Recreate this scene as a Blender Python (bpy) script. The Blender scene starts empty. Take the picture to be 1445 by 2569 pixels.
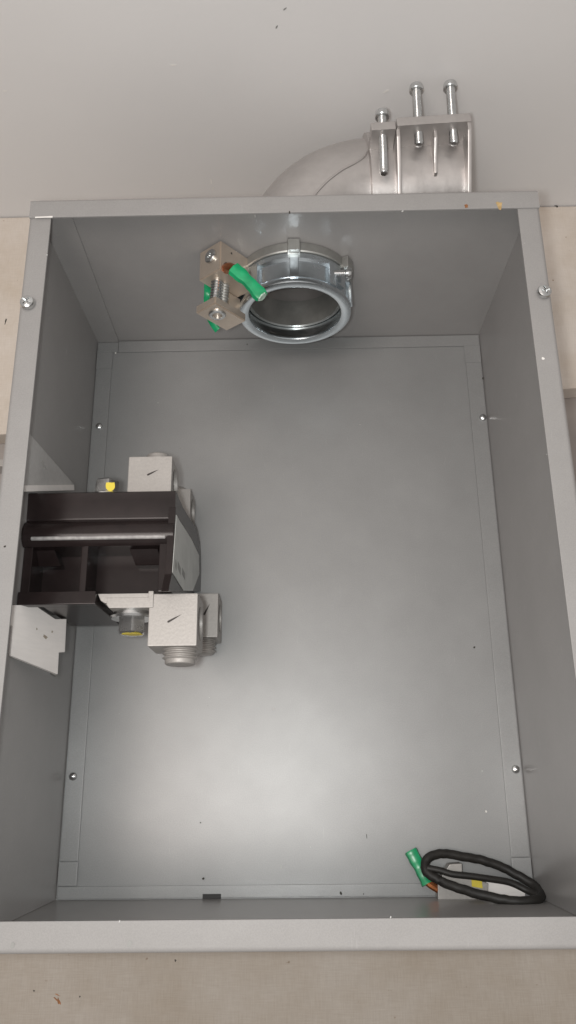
import bpy, bmesh, math, random
from mathutils import Vector, Matrix, Euler
random.seed(7)
SC = bpy.context.scene
COL = SC.collection
# ------------------------------------------------------------------ camera, world, lamps, exposure
CAM_LOC = Vector((0.00623, -0.13313, 0.56145))
CAM_ROT = Euler((0.32585, 0.01707, -0.01036), 'XYZ')
F_PX, CX, CY = 2002.4, 722.5, 1284.5
cam = bpy.data.cameras.new('camera'); cam_o = bpy.data.objects.new('camera', cam); COL.objects.link(cam_o)
cam_o.location = CAM_LOC; cam_o.rotation_euler = CAM_ROT
cam.sensor_fit = 'AUTO'; cam.sensor_width = 36.0; cam.lens = F_PX / 2569.0 * 36.0
cam.clip_start = 0.01; cam.clip_end = 50
SC.camera = cam_o
w = bpy.data.worlds.new('World'); SC.world = w; w.use_nodes = True
bg = w.node_tree.nodes['Background']; bg.inputs[0].default_value = (1.0, 0.95, 0.91, 1); bg.inputs[1].default_value = 0.42
def lamp(name, kind, loc, energy, color, **kw):
    l = bpy.data.lights.new(name, kind); l.energy = energy; l.color = color
    for k, v in kw.items(): setattr(l, k, v)
    o = bpy.data.objects.new(name, l); COL.objects.link(o); o.location = loc
    return o
# the torch of the phone sits a finger's width beside its lens
flash = lamp('phone_torch', 'POINT', CAM_LOC + Vector((-0.020, 0.002, 0.0)), 4.0, (0.98, 1.0, 0.99), shadow_soft_size=0.010)
# room light from the ceiling, left of the bench
room = lamp('ceiling_light', 'AREA', (-0.34, -0.28, 1.45), 6.8, (1.0, 0.90, 0.84), shape='RECTANGLE', size=0.6, size_y=0.4)
room.rotation_euler = (Vector((0, 0.15, 0)) - Vector(room.location)).to_track_quat('-Z', 'Y').to_euler()
SC.view_settings.view_transform = 'Standard'; SC.view_settings.look = 'None'
SC.view_settings.exposure = 0.19; SC.view_settings.gamma = 1.0; SC.view_settings.use_curve_mapping = False
SC.render.engine = 'CYCLES'

# ------------------------------------------------------------------ pixel -> point on a plane
CM = CAM_ROT.to_matrix()
def ray(u): return CM @ Vector(((u[0]-CX)/F_PX, -(u[1]-CY)/F_PX, -1.0))
def up(u, ax, val):
    d = ray(u); return CAM_LOC + d * ((val - CAM_LOC[ax]) / d[ax])
def upn(u, p0, n):
    d = ray(u); return CAM_LOC + d * ((Vector(p0) - CAM_LOC).dot(n) / d.dot(n))
W2, H2, D = 0.1525, 0.20315, 0.1632     # half width, half height, inner depth of the enclosure
T = 0.0015                              # sheet thickness
LIP = 0.0118
WALL_Y = 0.3285
BENCH_Z = -T - 0.0001

# ------------------------------------------------------------------ materials
def nodes(name):
    m = bpy.data.materials.new(name); m.use_nodes = True
    nt = m.node_tree; b = nt.nodes['Principled BSDF']
    return m, nt, b
def nd(nt, t, **kw):
    n = nt.nodes.new(t)
    for k, v in kw.items(): setattr(n, k, v)
    return n
def coords(nt, scale=(1, 1, 1), rot=(0, 0, 0)):
    tc = nd(nt, 'ShaderNodeTexCoord'); mp = nd(nt, 'ShaderNodeMapping')
    mp.inputs['Scale'].default_value = scale; mp.inputs['Rotation'].default_value = rot
    g = nd(nt, 'ShaderNodeNewGeometry')
    nt.links.new(g.outputs['Position'], mp.inputs['Vector']); return mp.outputs[0]
def noise(nt, vec, scale, detail=3.0, rough=0.55):
    n = nd(nt, 'ShaderNodeTexNoise'); n.inputs['Scale'].default_value = scale
    n.inputs['Detail'].default_value = detail; n.inputs['Roughness'].default_value = rough
    nt.links.new(vec, n.inputs['Vector']); return n.outputs[0]
def ramp(nt, fac, stops):
    r = nd(nt, 'ShaderNodeValToRGB'); e = r.color_ramp.elements
    while len(e) < len(stops): e.new(0.5)
    for k, (p, c) in enumerate(stops): e[k].position = p; e[k].color = (*c, 1) if len(c) == 3 else c
    nt.links.new(fac, r.inputs[0]); return r.outputs[0]
def mixc(nt, fac, a, b, mode='MIX'):
    m = nd(nt, 'ShaderNodeMix', data_type='RGBA', blend_type=mode)
    if isinstance(fac, (int, float)): m.inputs[0].default_value = fac
    else: nt.links.new(fac, m.inputs[0])
    for i, v in ((6, a), (7, b)):
        if isinstance(v, tuple): m.inputs[i].default_value = (*v, 1)
        else: nt.links.new(v, m.inputs[i])
    return m.outputs[2]
def bump(nt, b, h, strength, dist):
    n = nd(nt, 'ShaderNodeBump'); n.inputs['Strength'].default_value = strength; n.inputs['Distance'].default_value = dist
    nt.links.new(h, n.inputs['Height']); nt.links.new(n.outputs[0], b.inputs['Normal'])
def gray3(v): return (v, v, v)

def paint_mat(name, base, rough, metal, spread=0.055, bmp=0.08):
    m, nt, b = nodes(name); v = coords(nt)
    n1 = noise(nt, v, 22, 6, 0.65); n2 = noise(nt, v, 1500, 2); n3 = noise(nt, v, 60, 5, 0.7)
    lo = tuple(c*(1-spread) for c in base); hi = tuple(c*(1+spread) for c in base)
    c = ramp(nt, n1, [(0.3, lo), (0.7, hi)])
    fl = ramp(nt, n2, [(0.35, gray3(0.95)), (0.65, gray3(1.04))])
    c = mixc(nt, 1.0, c, fl, 'MULTIPLY')
    sv = coords(nt, (2600, 70, 400), (0.3, 0.2, 0.9))
    sc_ = ramp(nt, noise(nt, sv, 1.0, 1), [(0.755, gray3(1.0)), (0.80, gray3(1.22))])
    c = mixc(nt, 1.0, c, sc_, 'MULTIPLY')
    nt.links.new(c, b.inputs['Base Color'])
    r = ramp(nt, n3, [(0.3, gray3(rough*0.985)), (0.7, gray3(rough*1.015))]); nt.links.new(r, b.inputs['Roughness'])
    b.inputs['Metallic'].default_value = metal
    bump(nt, b, n2, bmp, 0.0002)
    return m
def metal_mat(name, base, rough, metal=1.0, grain=(300, 300, 300), amp=0.12, bmp=0.1):
    m, nt, b = nodes(name); v = coords(nt, grain)
    n1 = noise(nt, v, 1.0, 4, 0.6); n2 = noise(nt, coords(nt), 45, 4)
    lo = tuple(c*(1-amp) for c in base); hi = tuple(min(1, c*(1+amp)) for c in base)
    c = mixc(nt, 0.5, ramp(nt, n1, [(0.3, lo), (0.7, hi)]), ramp(nt, n2, [(0.3, lo), (0.7, hi)]))
    nt.links.new(c, b.inputs['Base Color'])
    r = ramp(nt, n2, [(0.3, gray3(rough*0.8)), (0.7, gray3(rough*1.2))]); nt.links.new(r, b.inputs['Roughness'])
    b.inputs['Metallic'].default_value = metal
    bump(nt, b, n1, bmp, 0.0004)
    return m
def plain_mat(name, base, rough, metal=0.0, amp=0.08, scale=120, coat=0.0, spec=0.5):
    m, nt, b = nodes(name); n1 = noise(nt, coords(nt), scale, 4)
    lo = tuple(c*(1-amp) for c in base); hi = tuple(min(1, c*(1+amp)) for c in base)
    nt.links.new(ramp(nt, n1, [(0.3, lo), (0.7, hi)]), b.inputs['Base Color'])
    b.inputs['Roughness'].default_value = rough; b.inputs['Metallic'].default_value = metal
    b.inputs['Coat Weight'].default_value = coat; b.inputs['Specular IOR Level'].default_value = spec
    bump(nt, b, n1, 0.06, 0.0003)
    return m
M = {}
M['paint'] = paint_mat('grey enamel', (0.305, 0.294, 0.288), 0.30, 0.0)
M['lip'] = paint_mat('grey enamel lip', (0.275, 0.267, 0.261), 0.65, 0.0)
M['panel'] = paint_mat('grey enamel panel', (0.285, 0.286, 0.284), 0.43, 0.28, bmp=0.16)
M['zinc'] = metal_mat('zinc plate', (0.66, 0.72, 0.76), 0.24, 1.0, amp=0.08)
M['dullzinc'] = metal_mat('dull galvanised', (0.42, 0.42, 0.40), 0.42, 0.8)
M['cast'] = metal_mat('cast aluminium', (0.51, 0.486, 0.472), 0.40, 0.78, grain=(220, 220, 220), amp=0.08, bmp=0.2)
M['lug'] = metal_mat('tinned aluminium', (0.38, 0.36, 0.34), 0.5, 0.3, grain=(700, 700, 700), amp=0.13, bmp=0.30)
M['bronze'] = metal_mat('tinned copper lug', (0.60, 0.52, 0.44), 0.34, 0.7, amp=0.06)
M['screw'] = metal_mat('bright screw', (0.62, 0.63, 0.63), 0.24, 1.0)
M['galv'] = metal_mat('galvanised sheet', (0.86, 0.82, 0.79), 0.45, 0.10, grain=(90, 500, 90), amp=0.06)
M['midgalv'] = metal_mat('dull bracket sheet', (0.52, 0.51, 0.50), 0.34, 0.25)
M['black'] = plain_mat('black phenolic', (0.016, 0.0110, 0.0108), 0.26, spec=0.3, amp=0.25, scale=60)
M['ridge'] = plain_mat('black edge highlight', (0.30, 0.29, 0.285), 0.30, amp=0.3, scale=300)  # grey base paints the flash highlight onto the black ridge
M['rubber'] = plain_mat('black cable jacket', (0.018, 0.016, 0.014), 0.55, amp=0.3)
M['hole'] = plain_mat('dark bore', (0.02, 0.018, 0.018), 0.6)
M['green'] = plain_mat('green insulation', (0.012, 0.31, 0.125), 0.3, amp=0.25)
M['pale_green'] = plain_mat('pale torn plastic', (0.45, 0.60, 0.50), 0.6, amp=0.3, scale=900)
M['copper'] = metal_mat('copper strands', (0.60, 0.22, 0.09), 0.35, 1.0, grain=(900, 900, 900), amp=0.35)
M['yellow'] = plain_mat('yellow torque paint', (0.75, 0.60, 0.06), 0.5)
M['ink'] = plain_mat('marker ink', (0.035, 0.028, 0.025), 0.6)
M['label'] = plain_mat('foil label', (0.52, 0.53, 0.51), 0.36, 0.25, amp=0.12, scale=70)
M['print'] = plain_mat('grey label print', (0.24, 0.24, 0.23), 0.5)
M['rust'] = plain_mat('rust', (0.26, 0.11, 0.04), 0.8, amp=0.4, scale=500)
M['ochre'] = plain_mat('pale rust stain', (0.42, 0.29, 0.13), 0.7, amp=0.25, scale=400)
M['dirt'] = plain_mat('dark dirt', (0.03, 0.025, 0.02), 0.8)
M['chip_glint'] = plain_mat('white scuff and glint', (0.75, 0.73, 0.70), 0.6)  # real chips and scuffs, also the painted glint at the lip corner
M['smudge'] = plain_mat('brown grease', (0.36, 0.31, 0.25), 0.5, amp=0.2, scale=400)
M['scuff'] = plain_mat('pale scuff', (0.42, 0.42, 0.41), 0.5)

def wall_mat():
    m, nt, b = nodes('painted wall'); v = coords(nt)
    n1 = noise(nt, v, 5, 4); n2 = noise(nt, v, 260, 3)
    c = ramp(nt, n1, [(0.3, (0.66, 0.648, 0.64)), (0.7, (0.70, 0.688, 0.68))])
    nt.links.new(c, b.inputs['Base Color']); b.inputs['Roughness'].default_value = 0.5
    bump(nt, b, n2, 0.08, 0.001); return m
def bench_mat(name, lo, hi):
    m, nt, b = nodes(name)
    va = coords(nt, (1400, 90, 1)); vb = coords(nt, (90, 1400, 1)); v = coords(nt)
    wa = noise(nt, va, 1, 2); wb = noise(nt, vb, 1, 2)
    mx = nd(nt, 'ShaderNodeMath', operation='ADD'); nt.links.new(wa, mx.inputs[0]); nt.links.new(wb, mx.inputs[1])
    hf = nd(nt, 'ShaderNodeMath', operation='MULTIPLY'); nt.links.new(mx.outputs[0], hf.inputs[0]); hf.inputs[1].default_value = 0.5
    c = ramp(nt, hf.outputs[0], [(0.3, lo), (0.7, hi)])
    bl = ramp(nt, noise(nt, v, 16, 5, 0.65), [(0.32, (0.86, 0.82, 0.76)), (0.62, gray3(1.0))])
    c = mixc(nt, 1.0, c, bl, 'MULTIPLY')
    sp = ramp(nt, noise(nt, v, 190, 2, 0.5), [(0.20, (0.55, 0.45, 0.35)), (0.26, gray3(1.0))])
    c = mixc(nt, 1.0, c, sp, 'MULTIPLY')
    nt.links.new(c, b.inputs['Base Color']); b.inputs['Roughness'].default_value = 0.55
    bump(nt, b, hf.outputs[0], 0.25, 0.0005); return m
M['wall'] = wall_mat(); M['bench'] = bench_mat('linen laminate', (0.275, 0.243, 0.207), (0.335, 0.301, 0.262)); M['bench_pale'] = bench_mat('pale laminate', (0.56, 0.505, 0.45), (0.64, 0.585, 0.53))
M['under'] = plain_mat('grey under shelf', (0.30, 0.27, 0.25), 0.6, amp=0.15, scale=20)

# ------------------------------------------------------------------ builders
def tag(o, label=None, cat=None, group=None, kind=None):
    for k, v in (('label', label), ('category', cat), ('group', group), ('kind', kind)):
        if v: o[k] = v
    return o
def thing(name, base, label, cat, group=None):
    o = bpy.data.objects.new(name, None); COL.objects.link(o); o.location = base; o.empty_display_size = 0.02
    return tag(o, label, cat, group)
def root_of(o):
    while o.parent: o = o.parent
    return o
def wn(o):
    md = o.modifiers.new('weighted normals', 'WEIGHTED_NORMAL'); md.keep_sharp = True; md.weight = 100; md.mode = 'FACE_AREA'
def link(name, bm, mat, parent=None, smooth=35, base=None):
    """bm holds world coordinates; the mesh is stored relative to the thing's base"""
    b = Vector(root_of(parent).location) if parent else Vector(base or (0, 0, 0))
    bmesh.ops.translate(bm, verts=bm.verts, vec=-b)
    me = bpy.data.meshes.new(name); bm.to_mesh(me); bm.free()
    mats = mat if isinstance(mat, list) else [mat]
    for mm in mats: me.materials.append(M[mm])
    if smooth:
        me.polygons.foreach_set('use_smooth', [True]*len(me.polygons)); me.set_sharp_from_angle(angle=math.radians(smooth))
    o = bpy.data.objects.new(name, me); COL.objects.link(o)
    if smooth: wn(o)
    if parent: o.parent = parent
    else: o.location = b
    return o
def bm_box(bm, x, y, z, bev=0.0, seg=2):
    r = bmesh.ops.create_cube(bm, size=1.0); vs = r['verts']
    for v in vs: v.co = Vector((x[0] if v.co.x < 0 else x[1], y[0] if v.co.y < 0 else y[1], z[0] if v.co.z < 0 else z[1]))
    if bev:
        es = list({e for v in vs for e in v.link_edges})
        bmesh.ops.bevel(bm, geom=es, offset=bev, segments=seg, profile=0.6, affect='EDGES', clamp_overlap=True)
def box(name, x, y, z, mat, parent=None, bev=0.0005, **kw):
    bm = bmesh.new(); bm_box(bm, x, y, z, bev); return link(name, bm, mat, parent, **kw)
def frame(a):
    a = Vector(a).normalized(); t = Vector((0, 0, 1)) if abs(a.z) < 0.9 else Vector((1, 0, 0))
    u = a.cross(t).normalized(); return a, u, a.cross(u)
def bm_lathe(bm, o, axis, prof, n=48, rot=0.0, closed=False):
    """prof: list of (radius, distance along axis); closed joins the last ring to the first"""
    a, u, v = frame(axis); o = Vector(o); rings = []
    for r, t in prof:
        if r < 1e-7: rings.append([bm.verts.new(o + a*t)])
        else: rings.append([bm.verts.new(o + a*t + (u*math.cos(rot+2*math.pi*k/n) + v*math.sin(rot+2*math.pi*k/n))*r) for k in range(n)])
    pairs = list(zip(rings, rings[1:])) + ([(rings[-1], rings[0])] if closed else [])
    for A, B in pairs:
        for k in range(n):
            q = [A[k % len(A)], A[(k+1) % len(A)], B[(k+1) % len(B)], B[k % len(B)]]
            q2 = []
            for x in q:
                if x not in q2: q2.append(x)
            if len(q2) > 2: bm.faces.new(q2)
    bmesh.ops.recalc_face_normals(bm, faces=bm.faces)
def lathe(name, o, axis, prof, mat, parent=None, n=48, rot=0.0, closed=False, **kw):
    bm = bmesh.new(); bm_lathe(bm, o, axis, prof, n, rot, closed); return link(name, bm, mat, parent, **kw)
def rod(name, p0, p1, r, mat, parent=None, n=24, ch=0.0004, **kw):
    p0, p1 = Vector(p0), Vector(p1); L = (p1-p0).length
    return lathe(name, p0, p1-p0, [(0, 0), (r-ch, 0), (r, ch), (r, L-ch), (r-ch, L), (0, L)], mat, parent, n, **kw)
def thread(name, p0, p1, r, pitch, mat, parent=None, n=32, depth=0.11, ch=0.0008):
    p0, p1 = Vector(p0), Vector(p1); L = (p1-p0).length; prof = [(0, 0), (r*(1-depth), 0)]
    t = 0.0
    while t + pitch <= L - ch:
        prof += [(r*(1-depth), t+pitch*0.1), (r, t+pitch*0.42), (r, t+pitch*0.58), (r*(1-depth), t+pitch*0.9)]; t += pitch
    prof += [(r*(1-depth), L-ch), (r*(1-depth)-ch, L), (0, L)]
    return lathe(name, p0, p1-p0, prof, mat, parent, n, smooth=50)
def catmull(pts, per=8, closed=False):
    P = [Vector(p) for p in pts]; out = []; n = len(P)
    rng = range(n if closed else n-1)
    for i in rng:
        g = (lambda k: P[k % n]) if closed else (lambda k: P[max(0, min(n-1, k))])
        a, b, c, d = g(i-1), g(i), g(i+1), g(i+2)
        for s in range(per):
            t = s/per
            out.append(0.5*((2*b)+(c-a)*t+(2*a-5*b+4*c-d)*t*t+(3*b-a-3*c+d)*t**3))
    if not closed: out.append(P[-1])
    return out
def bm_tube(bm, pts, rad, n=12, closed=False, flat=1.0, caps=True):
    N = len(pts); rings = []; prev = None
    for i, p in enumerate(pts):
        d = (pts[(i+1) % N] - pts[i-1]) if closed else (pts[min(N-1, i+1)] - pts[max(0, i-1)])
        d.normalize()
        u = (Vector((0, 0, 1)) - d*d.z) if prev is None else (prev - d*prev.dot(d))
        if u.length < 1e-6: u = Vector((1, 0, 0)) - d*d.x
        u.normalize(); prev = u; v = d.cross(u)
        r = rad(i/(N-1)) if callable(rad) else rad
        rings.append([bm.verts.new(p + (u*math.cos(2*math.pi*k/n)*flat + v*math.sin(2*math.pi*k/n))*r) for k in range(n)])
    for i in range(N if closed else N-1):
        A, B = rings[i], rings[(i+1) % N]
        for k in range(n): bm.faces.new((A[k], A[(k+1) % n], B[(k+1) % n], B[k]))
    if not closed and caps: bm.faces.new(rings[0][::-1]); bm.faces.new(rings[-1])
    bmesh.ops.recalc_face_normals(bm, faces=bm.faces)
def tube(name, pts, rad, mat, parent=None, n=12, closed=False, flat=1.0, **kw):
    bm = bmesh.new(); bm_tube(bm, pts, rad, n, closed, flat); return link(name, bm, mat, parent, **kw)
def bm_prism(bm, pts, off, bev=0.0):
    off = Vector(off); A = [bm.verts.new(Vector(p)) for p in pts]; B = [bm.verts.new(Vector(p)+off) for p in pts]
    fs = [bm.faces.new(A[::-1]), bm.faces.new(B)]; n = len(A)
    for i in range(n): fs.append(bm.faces.new((A[i], A[(i+1) % n], B[(i+1) % n], B[i])))
    bmesh.ops.recalc_face_normals(bm, faces=fs)
    if bev:
        es = list({e for f in fs for e in f.edges})
        bmesh.ops.bevel(bm, geom=es, offset=bev, segments=2, profile=0.6, affect='EDGES', clamp_overlap=True)
def prism(name, pts, off, mat, parent=None, bev=0.0, **kw):
    bm = bmesh.new(); bm_prism(bm, pts, off, bev); return link(name, bm, mat, parent, **kw)
def cut(o, cutters):
    """subtract bmeshes (world coordinates) from a linked mesh, keeping one mesh"""
    b = Vector(root_of(o).location)
    for cb in cutters:
        bmesh.ops.recalc_face_normals(cb, faces=cb.faces)
        bmesh.ops.translate(cb, verts=cb.verts, vec=-b)
        me = bpy.data.meshes.new('cutter'); cb.to_mesh(me); cb.free()
        me.materials.append(o.data.materials[0])
        c = bpy.data.objects.new('cutter', me); COL.objects.link(c)
        c.location = root_of(o).location
        o.modifiers.clear()
        md = o.modifiers.new('cut', 'BOOLEAN'); md.operation = 'DIFFERENCE'; md.solver = 'EXACT'; md.object = c
        bpy.context.view_layer.update()
        dg = bpy.context.evaluated_depsgraph_get()
        nm = bpy.data.meshes.new_from_object(o.evaluated_get(dg), depsgraph=dg)
        o.modifiers.clear(); old = o.data; o.data = nm; nm.name = old.name
        bpy.data.objects.remove(c)
        nm.polygons.foreach_set('use_smooth', [True]*len(nm.polygons)); nm.set_sharp_from_angle(angle=math.radians(35)); wn(o)
def blob(name, c, n, size, mat, parent, aspect=1.0, ang=0.0, k=11, thick=0.00012, rough=0.3):
    """small irregular flat fleck lying on a surface with normal n"""
    n, u, v = frame(n); pts = []
    for i in range(k):
        a = 2*math.pi*i/k; r = size*(1+random.uniform(-rough, rough))
        x, y = r*math.cos(a), r*math.sin(a)*aspect
        pts.append(Vector(c) + u*(x*math.cos(ang)-y*math.sin(ang)) + v*(x*math.sin(ang)+y*math.cos(ang)) + n*0.00003)
    return prism(name, pts, n*thick, mat, parent, smooth=0)
mm = 0.001
def V(x, y, z): return Vector((x*mm, y*mm, z*mm))
def hexhead(name, o, axis, r, h, mat, parent, rot=0.3):
    return lathe(name, o, axis, [(0, 0), (r, 0), (r, h-r*0.12), (r*0.86, h), (0, h)], mat, parent, n=6, rot=rot, smooth=20)

# ------------------------------------------------------------------ the setting
bx = bmesh.new(); bm_box(bx, (-1.6, 1.6), (WALL_Y, WALL_Y+0.02), (-0.6, 1.6))
wall = tag(link('wall', bx, 'wall', smooth=0), kind='structure')
slope = (0.1553-0.1242)/(0.2197+0.224)
def edge_y(x): return 0.1242 + slope*(x+0.224)
rear = prism('bench_top', [(-1.2, edge_y(-1.2), BENCH_Z-0.018), (1.2, edge_y(1.2), BENCH_Z-0.018), (1.2, WALL_Y-0.0006, BENCH_Z-0.018), (-1.2, WALL_Y-0.0006, BENCH_Z-0.018)], (0, 0, 0.018), 'bench_pale', bev=0.0018)
tag(rear, kind='structure')
bx = bmesh.new(); bm_box(bx, (-1.2, 1.2), (-0.9, -0.02), (BENCH_Z-0.018, BENCH_Z), 0.0018)
front = tag(link('bench_top', bx, 'bench'), kind='structure')
bx = bmesh.new(); bm_box(bx, (-1.2, 1.2), (-0.9, WALL_Y-0.0006), (BENCH_Z-0.040, BENCH_Z-0.0181), 0.0)
tag(link('bench_frame', bx, 'under', smooth=0), kind='structure')
bt = box('wooden_batten', (-0.42, -0.2105), (0.0985, 0.1045), (BENCH_Z-0.0181, BENCH_Z-0.002), 'lug', bev=0.0008, base=None)
tag(bt, 'pale thin batten lying in the bench gap beside the left lip of the enclosure', 'batten')

# ------------------------------------------------------------------ the enclosure
E_ = thing('steel_enclosure', (0, 0, -T), 'open grey painted steel electrical enclosure lying on its back on the bench', 'enclosure')
bp = box('back_panel', (-W2-T, W2+T), (-H2-T, H2+T), (-T, 0), 'panel', E_, bev=0.0004)
for s in (-1, 1):
    x0, x1 = (W2, W2+T) if s > 0 else (-W2-T, -W2)
    box('side_wall', (x0, x1), (-H2, H2), (0.0002, D-T), 'paint', E_, bev=0.0003)
hubx, hubz = 0.006, 0.081
top = box('end_wall', (-W2-T, W2+T), (H2+0.0002, H2+T), (0.0002, D-T), 'paint', E_, bev=0.0003)
cb = bmesh.new(); bm_lathe(cb, (hubx, H2-0.01, hubz), (0, 1, 0), [(0, 0), (0.0335, 0), (0.0335, 0.03), (0, 0.03)], 48); cut(top, [cb])
box('end_wall', (-W2-T, W2+T), (-H2-T, -H2-0.0002), (0.0002, D-T), 'paint', E_, bev=0.0003)
# overlap tab folded from the left wall onto the far end wall
prism('overlap_tab', [(-W2, H2-0.0011, 0.001), (-0.1356, H2-0.0011, 0.001), (-0.1320, H2-0.0011, D-0.004), (-W2, H2-0.0011, D-0.004)], (0, 0.0011, 0), 'paint', E_, bev=0.0003)
# front lips: profile with a rounded outer bend, extruded along each side
def lip_profile(zt):
    r = 0.0026; pr = [(LIP+T, zt-T), (LIP+T, zt-0.0003), (LIP+T-0.0004, zt)]
    for k in range(7):
        a = math.pi/2*k/6; pr.append((r-math.sin(a)*r, zt-r+math.cos(a)*r))
    pr += [(0, zt-0.012), (T*0.6, zt-0.012), (T*0.6, zt-T)]
    return pr              # (distance inwards from the outer face, z)
def lip(side, a0, a1, zt):
    pts = []
    for d, z in lip_profile(zt):
        if side == 'L': pts.append((-W2-T-0.0001+d, a0, z))
        if side == 'R': pts.append((W2+T+0.0001-d, a0, z))
        if side == 'T': pts.append((a0, H2+T+0.0001-d, z))
        if side == 'B': pts.append((a0, -H2-T-0.0001+d, z))
    off = (0, a1-a0, 0) if side in 'LR' else (a1-a0, 0, 0)
    return prism('front_lip', pts, off, 'lip', E_, smooth=40)
lipL = lip('L', -H2-T, H2-LIP+0.0004, D); lipR = lip('R', -H2-T, H2-LIP+0.0004, D)
lipT = lip('T', -W2-T+0.0003, W2+T-0.0003, D+0.0013); lipB = lip('B', -W2-T+0.0003, W2+T-0.0003, D+0.0013)
# rear flanges folded over the back panel, a hair of shadow gap below each
zf = (0.00035, 0.0016)
for s in (-1, 1):
    xa, xb = sorted((s*(W2-0.0006), s*(W2-0.0125)))
    box('rear_flange', (xa, xb), (-0.1805, 0.1925), zf, 'panel', E_, bev=0.0004)
    for yy in ((-0.1951, -0.1808), (0.1780, 0.1927)):
        xt, xu = sorted((s*(W2-0.0004), s*(W2-0.0129)))
        box('corner_tab', (xt, xu), yy, (0.0016, 0.0027) if yy[0] < 0 else (0.00162, 0.0022), 'panel', E_, bev=0.0005)
fb = box('rear_flange', (-W2+0.0006, W2-0.0006), (-H2+0.0004, -0.1955), (0.0003, 0.0015), 'panel', E_, bev=0.0004)
cb = bmesh.new(); bm_box(cb, (-0.0585, -0.0468), (-H2-0.002, -0.2010), (-0.001, 0.004)); cut(fb, [cb])
box('rear_flange', (-W2+0.0170, W2-0.0006), (0.1931, H2-0.0004), (0.0003, 0.0015), 'panel', E_, bev=0.0004)
box('rear_flange', (-W2+0.0006, -W2+0.0168), (0.1931, H2-0.0013), (0.0003, 0.0015), 'panel', E_, bev=0.0004)
prism('slot', [(-0.0585, -0.2032, 0.0014), (-0.0468, -0.2032, 0.0014), (-0.0468, -0.2004, 0.0014), (-0.0585, -0.2004, 0.0014)], (0, 0, 0.0006), 'hole', E_)
prism('edge_glint', [up(u, 2, D+0.0014) for u in ((88, 544), (132, 542), (132, 546), (88, 547))], (0, 0, 0.0001), 'chip_glint', E_, smooth=0)  # flash glint on the lip step, painted as a pale strip
# small screws through the rear flanges, and panhead screws in the side lips
def rivet(x, y, tall=0.0):
    lathe('panel_screw', (x, y, 0.0016), (0, 0, 1), [(0, 0), (0.0027, 0), (0.0027, 0.0006), (0.0022, 0.0016), (0.0012, 0.0021), (0, 0.0022)], 'screw', E_, n=20)
for x, y in ((-0.1463, 0.1282), (0.1490, 0.1302), (-0.1470, -0.1282), (0.1480, -0.1268)): rivet(x, y)
def panhead(o, ax, r, h, parent, spin=0.4, name='lip_screw'):
    s = lathe(name, o, ax, [(0, 0), (r*0.72, 0), (r*0.72, h*0.25), (r, h*0.30), (r, h*0.55), (r*0.9, h*0.82), (r*0.62, h*0.97), (0, h)], 'screw', parent, n=28)
    a, u, v = frame(ax); cs = []
    for k in range(2):
        d = (u*math.cos(spin+k*math.pi/2) + v*math.sin(spin+k*math.pi/2)); e = a.cross(d)
        b = bmesh.new(); c = Vector(o)+a*h*0.62
        bm_prism(b, [c-d*r*0.6-e*r*0.11, c+d*r*0.6-e*r*0.11, c+d*r*0.6+e*r*0.11, c-d*r*0.6+e*r*0.11], a*h); cs.append(b)
    cut(s, cs); return s
panhead((-0.1488, 0.1312, D-0.0004), (0, 0, 1), 0.0042, 0.0048, E_, 0.9)
panhead((0.1493, 0.1322, D-0.0004), (0.10, 0.0, 1), 0.0042, 0.0044, E_, 0.3)
# rust, specks and scuffs
up_lip = D+0.0013
blob('rust_stain', up((1170, 517), 2, up_lip), (0, 0, 1), 0.0017, 'rust', E_, 0.75, rough=0.4)
blob('rust_stain', up((1252, 514), 2, up_lip), (0, 0, 1), 0.0030, 'ochre', E_, 0.55, rough=0.4, thick=0.00005)
for u, s, a in (((726, 533), .0010, .5), ((12, 1371), .0006, 1), ((1213, 949), .0013, .7)):
    blob('dirt_speck', up(u, 2, up_lip if u[0] != 12 and u[1] < 900 else (0.0016 if u[1] == 949 else D)), (0, 0, 1), s, 'dirt', E_, a)
for u, s, a in (((510, 2204), .0007, 1), ((855, 2241), .0009, .8), ((912, 2243), .0004, 1), ((1190, 1624), .0007, .9), ((620, 864), .0007, .6), ((503, 2064), .0004, 1), ((920, 2098), .0018, .15), ((1103, 2199), .0012, .4), ((290, 886), .0007, 1)):
    blob('dirt_speck' if u[0] != 290 else 'paint_chip', up(u, 2, 0.0016 if u[1] > 2200 or u[1] < 900 else 0.0), (0, 0, 1), s, 'dirt' if u[0] != 290 else 'chip_glint', E_, a)
for u, s, a in (((686, 1778), .0009, .9), ((705, 2174), .0008, .5), ((1219, 2036), .0008, .7), ((1362, 900), .0008, 1)):
    blob('paint_chip', up(u, 2, D if u[0] == 1362 else 0.0), (0, 0, 1), s, 'chip_glint' if u[0] > 1000 else 'scuff', E_, a)
for u in ((32, 2371), (325, 2368)):
    blob('dirt_speck', up(u, 2, up_lip), (0, 0, 1), 0.0012, 'print', E_, 0.9)
for k in range(16):
    blob('dust_speck', (random.uniform(-0.12, 0.13), random.uniform(-0.18, 0.17), 0.0), (0, 0, 1), random.uniform(0.0003, 0.0006), 'scuff' if k % 3 else 'print', E_, random.uniform(0.2, 1), random.uniform(0, 3))
for u in ((118, 640), (1316, 610), (1372, 1140), (60, 1180), (300, 2311), (980, 2301), (640, 542), (1010, 530)):
    z_ = up_lip if (u[1] > 2000 or u[1] < 560) else D
    blob('paint_chip', up(u, 2, z_), (0, 0, 1), random.uniform(0.0003, 0.0007), 'scuff', E_, random.uniform(0.3, 0.8), random.uniform(0, 3))
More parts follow.
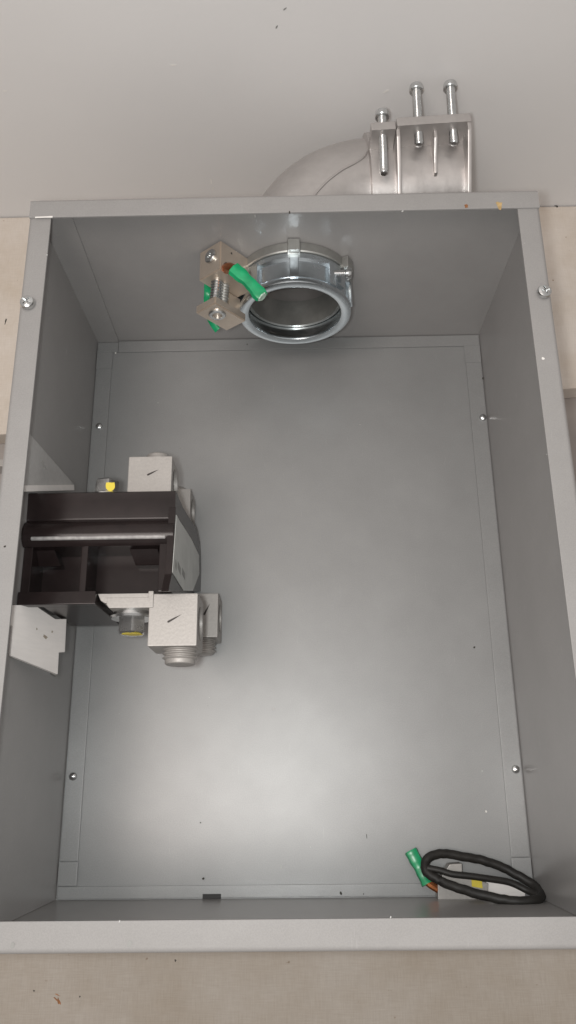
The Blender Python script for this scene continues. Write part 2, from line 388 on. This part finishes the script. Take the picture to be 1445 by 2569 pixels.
# wall scuffs
for u, s, a, an in (((435, 163), .0018, .4, 0), ((968, 230), .0028, .28, .6), ((530, 455), .0035, .16, 1.5), ((705, 206), .0008, .8, 0), ((12, 228), .0012, .8, 0), ((534, 474), .0022, .25, 1.4), ((383, 461), .0009, .6, 0)):
    blob('wall_scuff', up(u, 1, WALL_Y-0.0001), (0, -1, 0), s, 'chip_glint', wall, a, an)
for u, s, a, an in (((715, 22), .0012, .45, .7), ((694, 68), .0013, .4, 1.0)):
    blob('wall_speck', up(u, 1, WALL_Y-0.0001), (0, -1, 0), s, 'print', wall, a, an)
for u, s, a, an, mt, par in (((14, 807), .0026, .2, -.15, 'dirt', rear), ((147, 2512), .0019, .45, .5, 'rust', front), ((140, 2506), .0016, .3, .9, 'rust', front), ((145, 2496), .0013, .25, 1.2, 'rust', front), ((1395, 514), .0022, .7, 0, 'dirt', rear), ((200, 2500), .0005, 1, 0, 'dirt', front), ((440, 2410), .0006, 1, 0, 'dirt', front), ((85, 2486), .0005, 1, 0, 'dirt', front)):
    blob('bench_stain', up(u, 2, BENCH_Z), (0, 0, 1), s, mt, par, a, an, rough=0.5)

# ------------------------------------------------------------------ elbow outside the far end wall
CL = thing('conduit_elbow', (hubx, H2+0.06, BENCH_Z), 'cast aluminium ninety degree conduit elbow with screw clamp outside the far end wall', 'conduit elbow')
R_b, r_t = 0.058, 0.0365
cx_, cy_ = hubx+R_b, H2+0.0145
path = [Vector((hubx, H2+T+0.0002, hubz))] + [Vector((cx_-R_b*math.cos(a), cy_+R_b*math.sin(a), hubz)) for a in [math.pi/2*k/20 for k in range(21)]] + [Vector((cx_+0.004, cy_+R_b+0.0002, hubz))]
ebm = bmesh.new(); bm_tube(ebm, path, r_t, 56, caps=False)
bmesh.ops.solidify(ebm, geom=ebm.faces[:], thickness=0.003); bmesh.ops.recalc_face_normals(ebm, faces=ebm.faces)
link('elbow_body', ebm, 'cast', CL)
tilt = Matrix.Rotation(math.radians(3.2), 4, 'Z'); pv = Vector((cx_, cy_+R_b, hubz))
def TL(p): return pv + (tilt @ (Vector(p)-pv))
def tbox(name, x, y, z, bev, par=CL, mat='cast'):
    bm = bmesh.new(); bm_box(bm, x, y, z, bev)
    for v in bm.verts: v.co = TL(v.co)
    return link(name, bm, mat, par)
ya = cy_+R_b
a0 = TL((0.0585, ya, hubz)); ad = tilt @ Vector((1, 0, 0))
# open saddle: hollow cylinder
lathe('clamp_body', a0, ad, [(0.0365, 0), (0.040, 0.0008), (0.040, 0.0655), (0.0392, 0.0665), (0.0368, 0.0665), (0.0355, 0.0655), (0.0355, 0.004), (0.034, 0.002)], 'cast', CL, n=72, closed=True)
yf0 = 0.2775
tbox('clamp_flange', (0.0590, 0.0755), (yf0, yf0+0.0065), (0.100, 0.1385), 0.0008)
tbox('clamp_flange', (0.0762, 0.1257), (yf0+0.0008, yf0+0.0078), (0.100, 0.1400), 0.0008)
def gusset(x0, x1, yn, zn, zt):
    pts = [TL((x0, yf0+0.001, 0.098)), TL((x0, yf0+0.001, zt)), TL((x0, yf0-0.004, zt-0.001)), TL((x0, yn+0.006, zn+0.0028)), TL((x0, yn, zn)), TL((x0, yn, 0.098))]
    prism('clamp_rib', pts, tilt @ Vector((x1-x0, 0, 0)), 'cast', CL, bev=0.0006)
gusset(0.0757, 0.0782, 0.236, 0.112, 0.1372)
gusset(0.1014, 0.1036, 0.256, 0.1195, 0.1340)
gusset(0.1230, 0.1256, 0.236, 0.113, 0.1390)
def clamp_screw(x, yh, yt, z):
    m_ = TL((x, yf0, z)); d = Vector((-0.022, -1.0, 0)).normalized(); a = m_ - d*(yh-yf0); b = m_ + d*(yf0-yt)
    s = thread('clamp_screw', a, b, 0.0031, 0.0011, 'screw', CL, n=20, depth=0.10)
    lathe('screw_head', a-d*0.0045, d, [(0, 0), (0.0033, 0.0), (0.0046, 0.0012), (0.0049, 0.003), (0.0049, 0.0052), (0.0045, 0.0056), (0, 0.0056)], 'screw', s, n=24)
clamp_screw(0.0672, 0.2955, 0.2475, 0.1312)
clamp_screw(0.0915, 0.3165, 0.2690, 0.1312)
clamp_screw(0.1150, 0.3165, 0.2680, 0.1312)
# raised parting edge where the saddle casting wraps the bend
def torus_hit(u):
    d = ray(u); t = 0.3
    while t < 1.2:
        p = CAM_LOC + d*t; q = Vector((p.x-cx_, p.y-cy_, 0)); rr = q.length
        dist = math.hypot(rr-R_b, p.z-hubz) - r_t
        if p.x > cx_: dist = math.hypot(p.y-ya, p.z-hubz) - r_t
        if dist < 0.00005: return p
        t += max(dist*0.8, 0.00003)
    return None
pp = [torus_hit(u) for u in ((782, 500), (795, 482), (815, 460), (835, 443), (860, 425), (885, 412), (905, 400), (917, 388), (923, 372), (926, 355))]
pp = [p for p in pp if p]
if len(pp) > 3: tube('parting_edge', catmull(pp, 4), 0.0009, 'cast', CL, n=8)

# ------------------------------------------------------------------ grounding bushing inside
B_ = thing('grounding_bushing', (hubx, H2, 0.0), 'zinc plated grounding bushing with locknut and copper lug on the far end wall', 'bushing')
hub = Vector((hubx, H2, hubz)); ax = Vector((0, -1, 0))
lathe('hub_nipple', hub+Vector((0, 0.0012, 0)), ax, [(0.0310, -0.0005), (0.0333, -0.0005), (0.0333, 0.020), (0.0310, 0.020)], 'dullzinc', B_, n=64, closed=True)
ln = lathe('locknut', hub, ax, [(0.0337, 0.0002), (0.0400, 0.0002), (0.0404, 0.0010), (0.0404, 0.0065), (0.0398, 0.0072), (0.0337, 0.0072)], 'dullzinc', B_, n=64, closed=True)
for k in range(6):
    a = math.radians(90 + 60*k)
    c = hub + Vector((math.cos(a)*0.0412, 0, math.sin(a)*0.0412)); e = Vector((-math.sin(a), 0, math.cos(a))); r = Vector((math.cos(a), 0, math.sin(a)))
    pts = [c - e*0.0045 - r*0.003, c + e*0.0045 - r*0.003, c + e*0.0040 + r*0.0030, c - e*0.0040 + r*0.0030]
    prism('locknut_lug', [p + Vector((0, -0.0003, 0)) for p in pts], (0, -0.0085, 0), 'dullzinc', ln, bev=0.0006)
bb = lathe('bushing_body', hub, ax, [(0.0339, 0.0076), (0.0388, 0.0076), (0.0392, 0.0082), (0.0392, 0.0115), (0.0372, 0.0128), (0.0372, 0.0245), (0.0385, 0.0262), (0.0390, 0.0275), (0.0386, 0.0298), (0.0372, 0.0306), (0.0345, 0.0306), (0.0322, 0.0296), (0.0316, 0.0282), (0.0320, 0.0262), (0.0339, 0.0250)], 'zinc', B_, n=96, closed=True)
for k, adeg in enumerate((90, 50, 132, 10, 172, -35, -90, -140)):
    a = math.radians(adeg); r = Vector((math.cos(a), 0, math.sin(a))); e = Vector((-math.sin(a), 0, math.cos(a)))
    c = hub + r*0.0384; hw = 0.0030
    prism('bushing_rib', [c-e*hw-r*0.0016+ax*0.0100, c+e*hw-r*0.0016+ax*0.0100, c+e*hw+r*0.0017+ax*0.0100, c-e*hw+r*0.0017+ax*0.0100], ax*0.0168, 'zinc', bb, bev=0.0006)
# locking screw of the bushing: boss at the upper right
a = math.radians(47); r = Vector((math.cos(a), 0, math.sin(a))); e = Vector((math.sin(a), 0, -math.cos(a)))
sp = hub + r*0.0385 + ax*0.0165
tilt_d = (r*0.75 + e*0.8).normalized()
prism('screw_boss', [sp-e*0.0045-r*0.002-ax*0.0065, sp+e*0.0105-r*0.006-ax*0.0065, sp+e*0.0105+r*0.0005-ax*0.0065, sp-e*0.0030+r*0.0016-ax*0.0065], ax*0.0135, 'zinc', bb, bev=0.0012)
ls = thread('locking_screw', sp-tilt_d*0.002, sp+tilt_d*0.0085, 0.0024, 0.0012, 'screw', B_, n=18)
panhead(sp+tilt_d*0.0080, tilt_d, 0.0042, 0.0042, ls, 1.1, name='screw_head')
# copper lug clamped to the rim of the bushing
e1 = Vector((0.0, 1.0, 0.0)); e2 = Vector((0.64, 0, -0.768)).normalized(); e3 = Vector((-0.768, 0, -0.64)).normalized()
lA = V(-45.6, 161.5, 115.2)            # near top corner of the lug; its long side runs down towards the bushing
def LL(a, b, c): return lA + e1*(a*mm) + e2*(b*mm) + e3*(c*mm)
def lbox(name, a, b, c, mat, par, bev=0.0007, shift=None):
    bm = bmesh.new(); bm_box(bm, a, b, c, 0)
    for v in bm.verts: v.co = LL(*v.co) + (shift or Vector((0, 0, 0)))
    bmesh.ops.recalc_face_normals(bm, faces=bm.faces)
    bmesh.ops.bevel(bm, geom=list(bm.edges), offset=bev, segments=2, affect='EDGES')
    return link(name, bm, mat, par)
SH = V(4.0, 0, 10.5)
jaw = lbox('lug_jaw', (0, 6), (0, 29), (0, 18.5), 'bronze', B_)
blk = lbox('lug_block', (18.5, 40.8), (0, 31), (0, 20), 'bronze', B_, shift=SH)
lbox('lug_spine', (5.9, 18.7), (15.5, 28), (4, 18), 'bronze', B_)
cb = bmesh.new(); bm_lathe(cb, LL(23, 7.0, -1)+SH, e3, [(0, 0), (0.0040, 0), (0.0040, 0.012), (0, 0.012)], 20); cut(blk, [cb])
thread('lug_screw', LL(2, 4.6, 5.0), LL(20, 4.6, 5.0)+V(2.0, 0, 4), 0.0042, 0.0019, 'screw', B_, n=24, depth=0.2)
thread('lug_screw', LL(2.0, 10.5, 4.0), LL(20, 10.5, 4.0)+V(2.0, 0, 4), 0.0032, 0.0019, 'dullzinc', B_, n=24, depth=0.2)
sc = LL(-0.3, 10.0, 8.2)
sk = lathe('set_screw', sc, -e1, [(0, -0.002), (0.0058, -0.002), (0.0058, 0.0004), (0.0052, 0.0010), (0.0034, 0.0010), (0.0032, -0.0012), (0, -0.0012)], 'screw', B_, n=28)
lathe('hex_socket', sc, -e1, [(0, -0.0011), (0.0031, -0.0011), (0.0031, -0.0007), (0, -0.0007)], 'hole', sk, n=6)
sd = LL(32, -0.2, 8.5)+SH
lathe('side_screw', sd, -e2, [(0, 0), (0.0048, 0), (0.0048, 0.0012), (0.0040, 0.0018), (0.0018, 0.0018), (0.0016, 0.0008), (0, 0.0008)], 'screw', B_, n=24)
blob('dirt_speck', LL(36, 10, -0.02)+SH, -e3, 0.0008, 'dirt', blk, 0.8)
# green wire stub with copper strands, through the hole of the lug
gw0 = LL(23, 7.0, 3)+SH
tip = up((658, 745), 2, 0.130)
knee = up((588, 676), 2, 0.1315)
G1 = thing('green_wire', tip, 'short green insulated copper wire stub poking out of the bushing lug', 'wire')
bm = bmesh.new(); pts = catmull([knee + (knee-tip)*0.03, knee + (tip-knee)*0.5 + Vector((0.0004, 0.0006, 0.0004)), tip], 6); bm_tube(bm, pts, lambda t: 0.0045*(1+0.10*math.sin(9*t)+0.06*math.sin(23*t+1)), 7, flat=0.72); link('insulation', bm, 'green', G1, smooth=42)
fd = (tip-knee).normalized()
lathe('frayed_end', tip - fd*0.0002, fd, [(0, 0), (0.0036, 0), (0.0030, 0.0007), (0, 0.0003)], 'pale_green', G1, n=7, rot=0.4)
tube('copper_core', catmull([gw0, (gw0+knee)/2 + Vector((0, 0, 0.002)), knee + (tip-knee)*0.04], 6), 0.0033, 'copper', G1, n=10)
G2 = thing('green_tape', up((521, 735), 2, 0.094), 'narrow green tape strip hanging behind the bushing lug', 'tape')
bm = bmesh.new()
pth = [up(u, 2, z) for u, z in (((524, 700), 0.098), ((521, 716), 0.098), ((521, 735), 0.098), ((520, 756), 0.094), ((524, 790), 0.086), ((534, 812), 0.080), ((546, 829), 0.078))]
bm_tube(bm, catmull(pth, 5), 0.0024, 8, flat=0.35); link('tape_strip', bm, 'green', G2, smooth=50)

# ------------------------------------------------------------------ distribution block on the left wall
PB = thing('distribution_block', (-0.11, 0.0, 0.002), 'black two pole power distribution block with bright lugs on the left wall', 'terminal block')
bm = bmesh.new()
def bb_(x, y, z, bev=0.7): bm_box(bm, (x[0]*mm, x[1]*mm), (y[0]*mm, y[1]*mm), (z[0]*mm, z[1]*mm), bev*mm)
bb_((-152.3, -66.2), (-31, 28), (60, 100))
bb_((-152.3, -147), (-31, -2), (95, 121))
prof = [(29.5, 90), (29.5, 122.2), (28.8, 123.0), (24, 122.4), (13.6, 121.6), (12.6, 121.0)] + [(3.6+8.8*math.cos(a), 118.6+8.8*math.sin(a)) for a in [math.radians(22+k*10.5) for k in range(13)]] + [(-3.6, 120), (-3.6, 90)]
bm_prism(bm, [V(-152.3, y, z) for y, z in prof], V(86.8, 0, 0))
bb_((-73.5, -66), (-31, -2), (95, 124))
bb_((-118.6, -114.6), (-31, -2), (95, 122.5))
bb_((-152, -108), (-38, -30.5), (118, 125), 0.6)
bb_((-139, -108), (-38, -30.4), (60, 118.5), 0.6)
bb_((-152, -66.1), (-33, -29), (100, 112), 0.6)
link('front_housing', bm, 'black', PB, smooth=40)
bm = bmesh.new()
bb_((-150, -69), (-26, 38), (4, 59.5)); link('rear_housing', bm, 'black', PB, smooth=40)
for x0, x1 in ((-93, -73.6), (-151.5, -134)):
    pts = [V(x0, -2.2, 96), V(x0, -2.2, 116), V(x0+3, -11.5, 108), V(x0+3, -11.5, 96)]
    prism('pocket_step', pts, V(x1-x0-3, 0, 0), 'black', PB, bev=0.0004)
rod('housing_ridge', V(-147, 0.3, 126.2), V(-69.8, 0.3, 126.2), 0.0012, 'ridge', PB, n=24)  # pale colour stands for the specular line along the moulding
bore = lathe('mounting_bore', V(-65.6, 4.5, 117), (1, 0, 0), [(0, 0), (0.0052, 0.0), (0.0052, 0.0003), (0, 0.0003)], 'hole', PB, n=24)
# end cover carrying the foil label
xl = -0.0648
cov = [up(u, 0, xl) for u in ((441, 1272), (459, 1272), (492, 1325), (502, 1360), (508, 1484), (422, 1484), (431, 1440))]
prism('end_cover', cov, (-0.004, 0, 0), 'black', PB, bev=0.0004)
lab = prism('foil_label', [up(u, 0, xl+0.0004) for u in ((443, 1292), (452, 1309), (466, 1330), (479, 1351), (499, 1392), (500, 1440), (484, 1482), (461, 1482), (433, 1436))], (-0.0003, 0, 0), 'label', PB)
for u0, u1, dz in (((440, 1420), (443, 1432), 0), ((446, 1424), (453, 1442), 0), ((457, 1440), (464, 1455), 0)):
    a = up(u0, 0, xl+0.00055); b = up(u1, 0, xl+0.00055); up_ = Vector((0, 0.004, 0))
    prism('label_print', [a, b, b+up_, a+up_], (-0.0001, 0, 0), 'print', lab, smooth=0)
def pen(p, q, wdt, par):
    p, q = Vector(p), Vector(q); d = (q-p).normalized(); n = d.cross(Vector((0, 0, 1)))
    pts = [p-n*wdt*0.6, p+(q-p)*0.08-n*wdt, p+(q-p)*0.5-n*wdt*0.75, q, p+(q-p)*0.5+n*wdt*0.75, p+(q-p)*0.08+n*wdt, p+n*wdt*0.6]
    prism('pen_mark', pts, (0, 0, 0.00006), 'ink', par, smooth=0)
def wire_lug(x, y, z, hole_y=None):
    l = box('wire_lug', (x[0]*mm, x[1]*mm), (y[0]*mm, y[1]*mm), (z[0]*mm, z[1]*mm), 'lug', PB, bev=0.0009)
    c = bmesh.new(); yc = (y[0]+y[1])/2*mm if hole_y is None else hole_y*mm
    bm_lathe(c, ((x[0]+3)*mm, yc, (z[0]+z[1])/2*mm), (1, 0, 0), [(0, 0), (0.0098, 0), (0.0098, 0.05), (0, 0.05)], 40)
    cut(l, [c]); return l
l1 = wire_lug((-78.7, -51.2), (-61.2, -31.4), (92, 120))
pen(up((420, 1561), 2, .12003), up((456, 1541), 2, .12003), 0.0006, l1)
thread('set_screw', V(-62.2, -60, 106), V(-62.2, -69.8, 106), 0.0100, 0.0024, 'lug', l1, n=40, depth=0.14)
l2 = wire_lug((-76.5, -49.0), (-41, -10.9), (2.6, 30))
pen(up((511, 1543), 2, .03003), up((527, 1514), 2, .03003), 0.0007, l2)
thread('set_screw', V(-61.5, -40, 16.5), V(-61.5, -50.5, 16.5), 0.0100, 0.0024, 'lug', l2, n=40, depth=0.14)
l3 = wire_lug((-97.2, -70.4), (29.3, 57.0), (82, 110))
pen(up((369, 1192), 2, .11003), up((398, 1178), 2, .11003), 0.0006, l3)
thread('set_screw', V(-81.5, 56, 97), V(-81.5, 62.5, 97), 0.0080, 0.0021, 'lug', l3, n=40, depth=0.10)
l4 = wire_lug((-97.0, -70.0), (38.2, 65.4), (2.6, 30))
thread('set_screw', V(-82, 64, 16.5), V(-82, 70, 16.5), 0.0080, 0.0021, 'lug', l4, n=40, depth=0.10)
# bus bars and terminal bolts
bm = bmesh.new(); pts = [V(-108, -31.2, 120.6), V(-76.5, -31.2, 120.6), V(-76.5, -34.0, 120.6), V(-103.5, -36.6, 120.6), V(-106, -35.2, 120.6)]
bm_prism(bm, pts, V(0, 0, -24), 0.0004); link('bus_bar', bm, 'lug', PB)
prism('lug_tongue', [V(-102.6, -33.4, 121.0), V(-79.2, -33.4, 121.0), V(-79.2, -30.0, 121.0), V(-76.2, -30.0, 121.0), V(-76.2, -39.6, 121.0), V(-101.0, -39.6, 121.0), V(-102.6, -37.5, 121.0)], V(0, 0, -25), 'lug', PB, bev=0.0006)
bc = V(-90.2, -39.5, 108.5)
bo = lathe('terminal_bolt', bc, (0, -1, 0), [(0, 0), (0.0082, 0), (0.0082, 0.012), (0.0070, 0.0132), (0, 0.0132)], 'screw', PB, n=6, rot=0.35, smooth=20)
lathe('washer', bc+Vector((0, 0, 0)), (0, -1, 0), [(0, 0.0), (0.0105, 0.0), (0.0107, 0.0022), (0, 0.0022)], 'screw', bo, n=40)
lathe('washer', bc, (0, -1, 0), [(0, 0.0024), (0.0124, 0.0024), (0.0126, 0.0030), (0.0118, 0.0042), (0, 0.0042)], 'screw', bo, n=40)
blob('torque_paint', bc+Vector((0.001, -0.0132, 0.0025)), (0, -1, 0), 0.0055, 'yellow', bo, 0.8, rough=0.15)
bc2 = V(-111, 28.9, 104)
bo2 = lathe('terminal_bolt', bc2, (0, 1, 0), [(0, 0), (0.0075, 0), (0.0075, 0.0135), (0.0066, 0.0145), (0, 0.0145)], 'screw', PB, n=6, rot=0.9, smooth=20)
lathe('washer', bc2, (0, 1, 0), [(0, 0.0), (0.0118, 0.0), (0.0120, 0.0035), (0.011, 0.0042), (0, 0.0042)], 'screw', bo2, n=40)
blob('torque_paint', (-0.1070, 0.0375, 0.1106), (0.35, -0.1, 1.0), 0.0030, 'yellow', bo2, 0.9, 0.4, rough=0.3, thick=0.0004)

# ------------------------------------------------------------------ bracket between block and left wall
p0 = Vector((-0.1345, -0.038, 0.085)); nrm = Vector((1.0, 0, 0.38)).normalized()
K = thing('mounting_bracket', (-0.1515, -0.05, 0.05), 'bright galvanised sheet bracket between the terminal block and the left wall', 'bracket')
low = [upn(u, p0, nrm) for u in ((18, 1518), (92, 1518), (96, 1524), (139, 1553), (167, 1553), (163, 1636), (148, 1637), (145, 1692), (28, 1645), (32, 1572), (20, 1564))]
prism('bracket_plate', low, -nrm*0.0022, 'galv', K, bev=0.0003)
for u, sz, a_, an in (((114, 1597), .0021, .45, 1.2), ((131, 1585), .0008, .8, 0), ((92, 1578), .0007, .9, 0)):
    blob('grease_smudge', upn(u, p0 + nrm*0.0001, nrm), nrm, sz, 'smudge', K, a_, an, rough=0.4, thick=0.00004)
prism('bracket_flange', [upn(u, p0, nrm)-nrm*0.0024 for u in ((150, 1553), (170, 1553), (166, 1636), (156, 1638), (151, 1697), (140, 1690))], -nrm*0.0020, 'dullzinc', K, bev=0.0003)
n2 = Vector((1.0, 0, 0.03)).normalized(); q0 = Vector((-0.1495, 0.05, 0.09))
prism('bracket_plate', [upn(u, q0, n2) for u in ((50, 1062), (80, 1094), (187, 1216), (185, 1228), (40, 1228))], -n2*0.0015, 'midgalv', K, bev=0.0003)
ea, eb = upn((40, 1223), q0, n2), upn((186, 1221), q0, n2)
prism('bracket_edge', [upn(u, q0 + n2*0.003, n2) for u in ((45, 1218), (186, 1216), (187, 1230), (45, 1234))], -n2*0.0029, 'galv', K, bev=0.0002)

# ------------------------------------------------------------------ loose parts in the lower right corner
def pz(u, z): return up(u, 2, z)
CB = thing('cable_loop', (0.125, -0.19, 0.0), 'coiled black rubber cable loop lying in the corner of the enclosure', 'cable')
loop = [((1101, 2208), .019), ((1071, 2189), .016), ((1066, 2166), .013), ((1081, 2148), .011), ((1111, 2142), .009), ((1161, 2149), .0075), ((1212, 2159), .0065), ((1262, 2177), .0065), ((1312, 2204), .009), ((1346, 2226), .014), ((1359, 2246), .024), ((1340, 2260), .034), ((1296, 2261), .035), ((1245, 2254), .033), ((1195, 2242), .029), ((1148, 2227), .024)]
tube('outer_turn', [p + Vector((random.uniform(-1, 1), random.uniform(-1, 1), random.uniform(-1, 1)))*0.00022 for p in catmull([pz(*a) for a in loop], 5, True)], 0.0028, 'rubber', CB, n=14, closed=True)
inner = [((1072, 2178), .016), ((1104, 2184), .0175), ((1134, 2193), .0185), ((1178, 2198), .019), ((1228, 2205), .019), ((1279, 2214), .018), ((1322, 2234), .020), ((1350, 2248), .026)]
tube('inner_turn', catmull([pz(*a) for a in inner], 8), 0.0020, 'rubber', CB, n=12)
LG = thing('ground_lug', (0.105, -0.195, 0.0016), 'loose pale aluminium ground lug with yellow mark under the black cable loop', 'lug')
q = [pz(u, 0.0125) for u in ((1098, 2212), (1128, 2168), (1159, 2166), (1161, 2199), (1226, 2216), (1224, 2258), (1099, 2258))]
prism('lug_body', q, (0, 0, -0.0105), 'lug', LG, bev=0.0007)
prism('lug_tongue', [pz(u, 0.0095) for u in ((1220, 2212), (1262, 2214), (1318, 2236), (1318, 2250), (1220, 2252))], (0, 0, -0.004), 'galv', LG, bev=0.0005)
prism('yellow_mark', [pz(u, 0.0132) for u in ((1183, 2207), (1209, 2209), (1211, 2229), (1184, 2224))], (0, 0, -0.0008), 'yellow', LG, smooth=0)
G3 = thing('green_wire', pz((1050, 2170), 0.004), 'short green insulated wire stub beside the black cable loop', 'wire')
bm = bmesh.new(); bm_tube(bm, catmull([pz((1030, 2133), .0052), pz((1050, 2172), .0065), pz((1074, 2217), .009)], 6), lambda t: 0.0040*(1+0.08*math.sin(8*t)+0.05*math.sin(21*t)), 7, flat=0.75); link('insulation', bm, 'green', G3, smooth=42)
tube('copper_core', catmull([pz((1068, 2208), .0085), pz((1082, 2220), .0092), pz((1102, 2232), .0095)], 4), 0.0026, 'copper', G3, n=10)
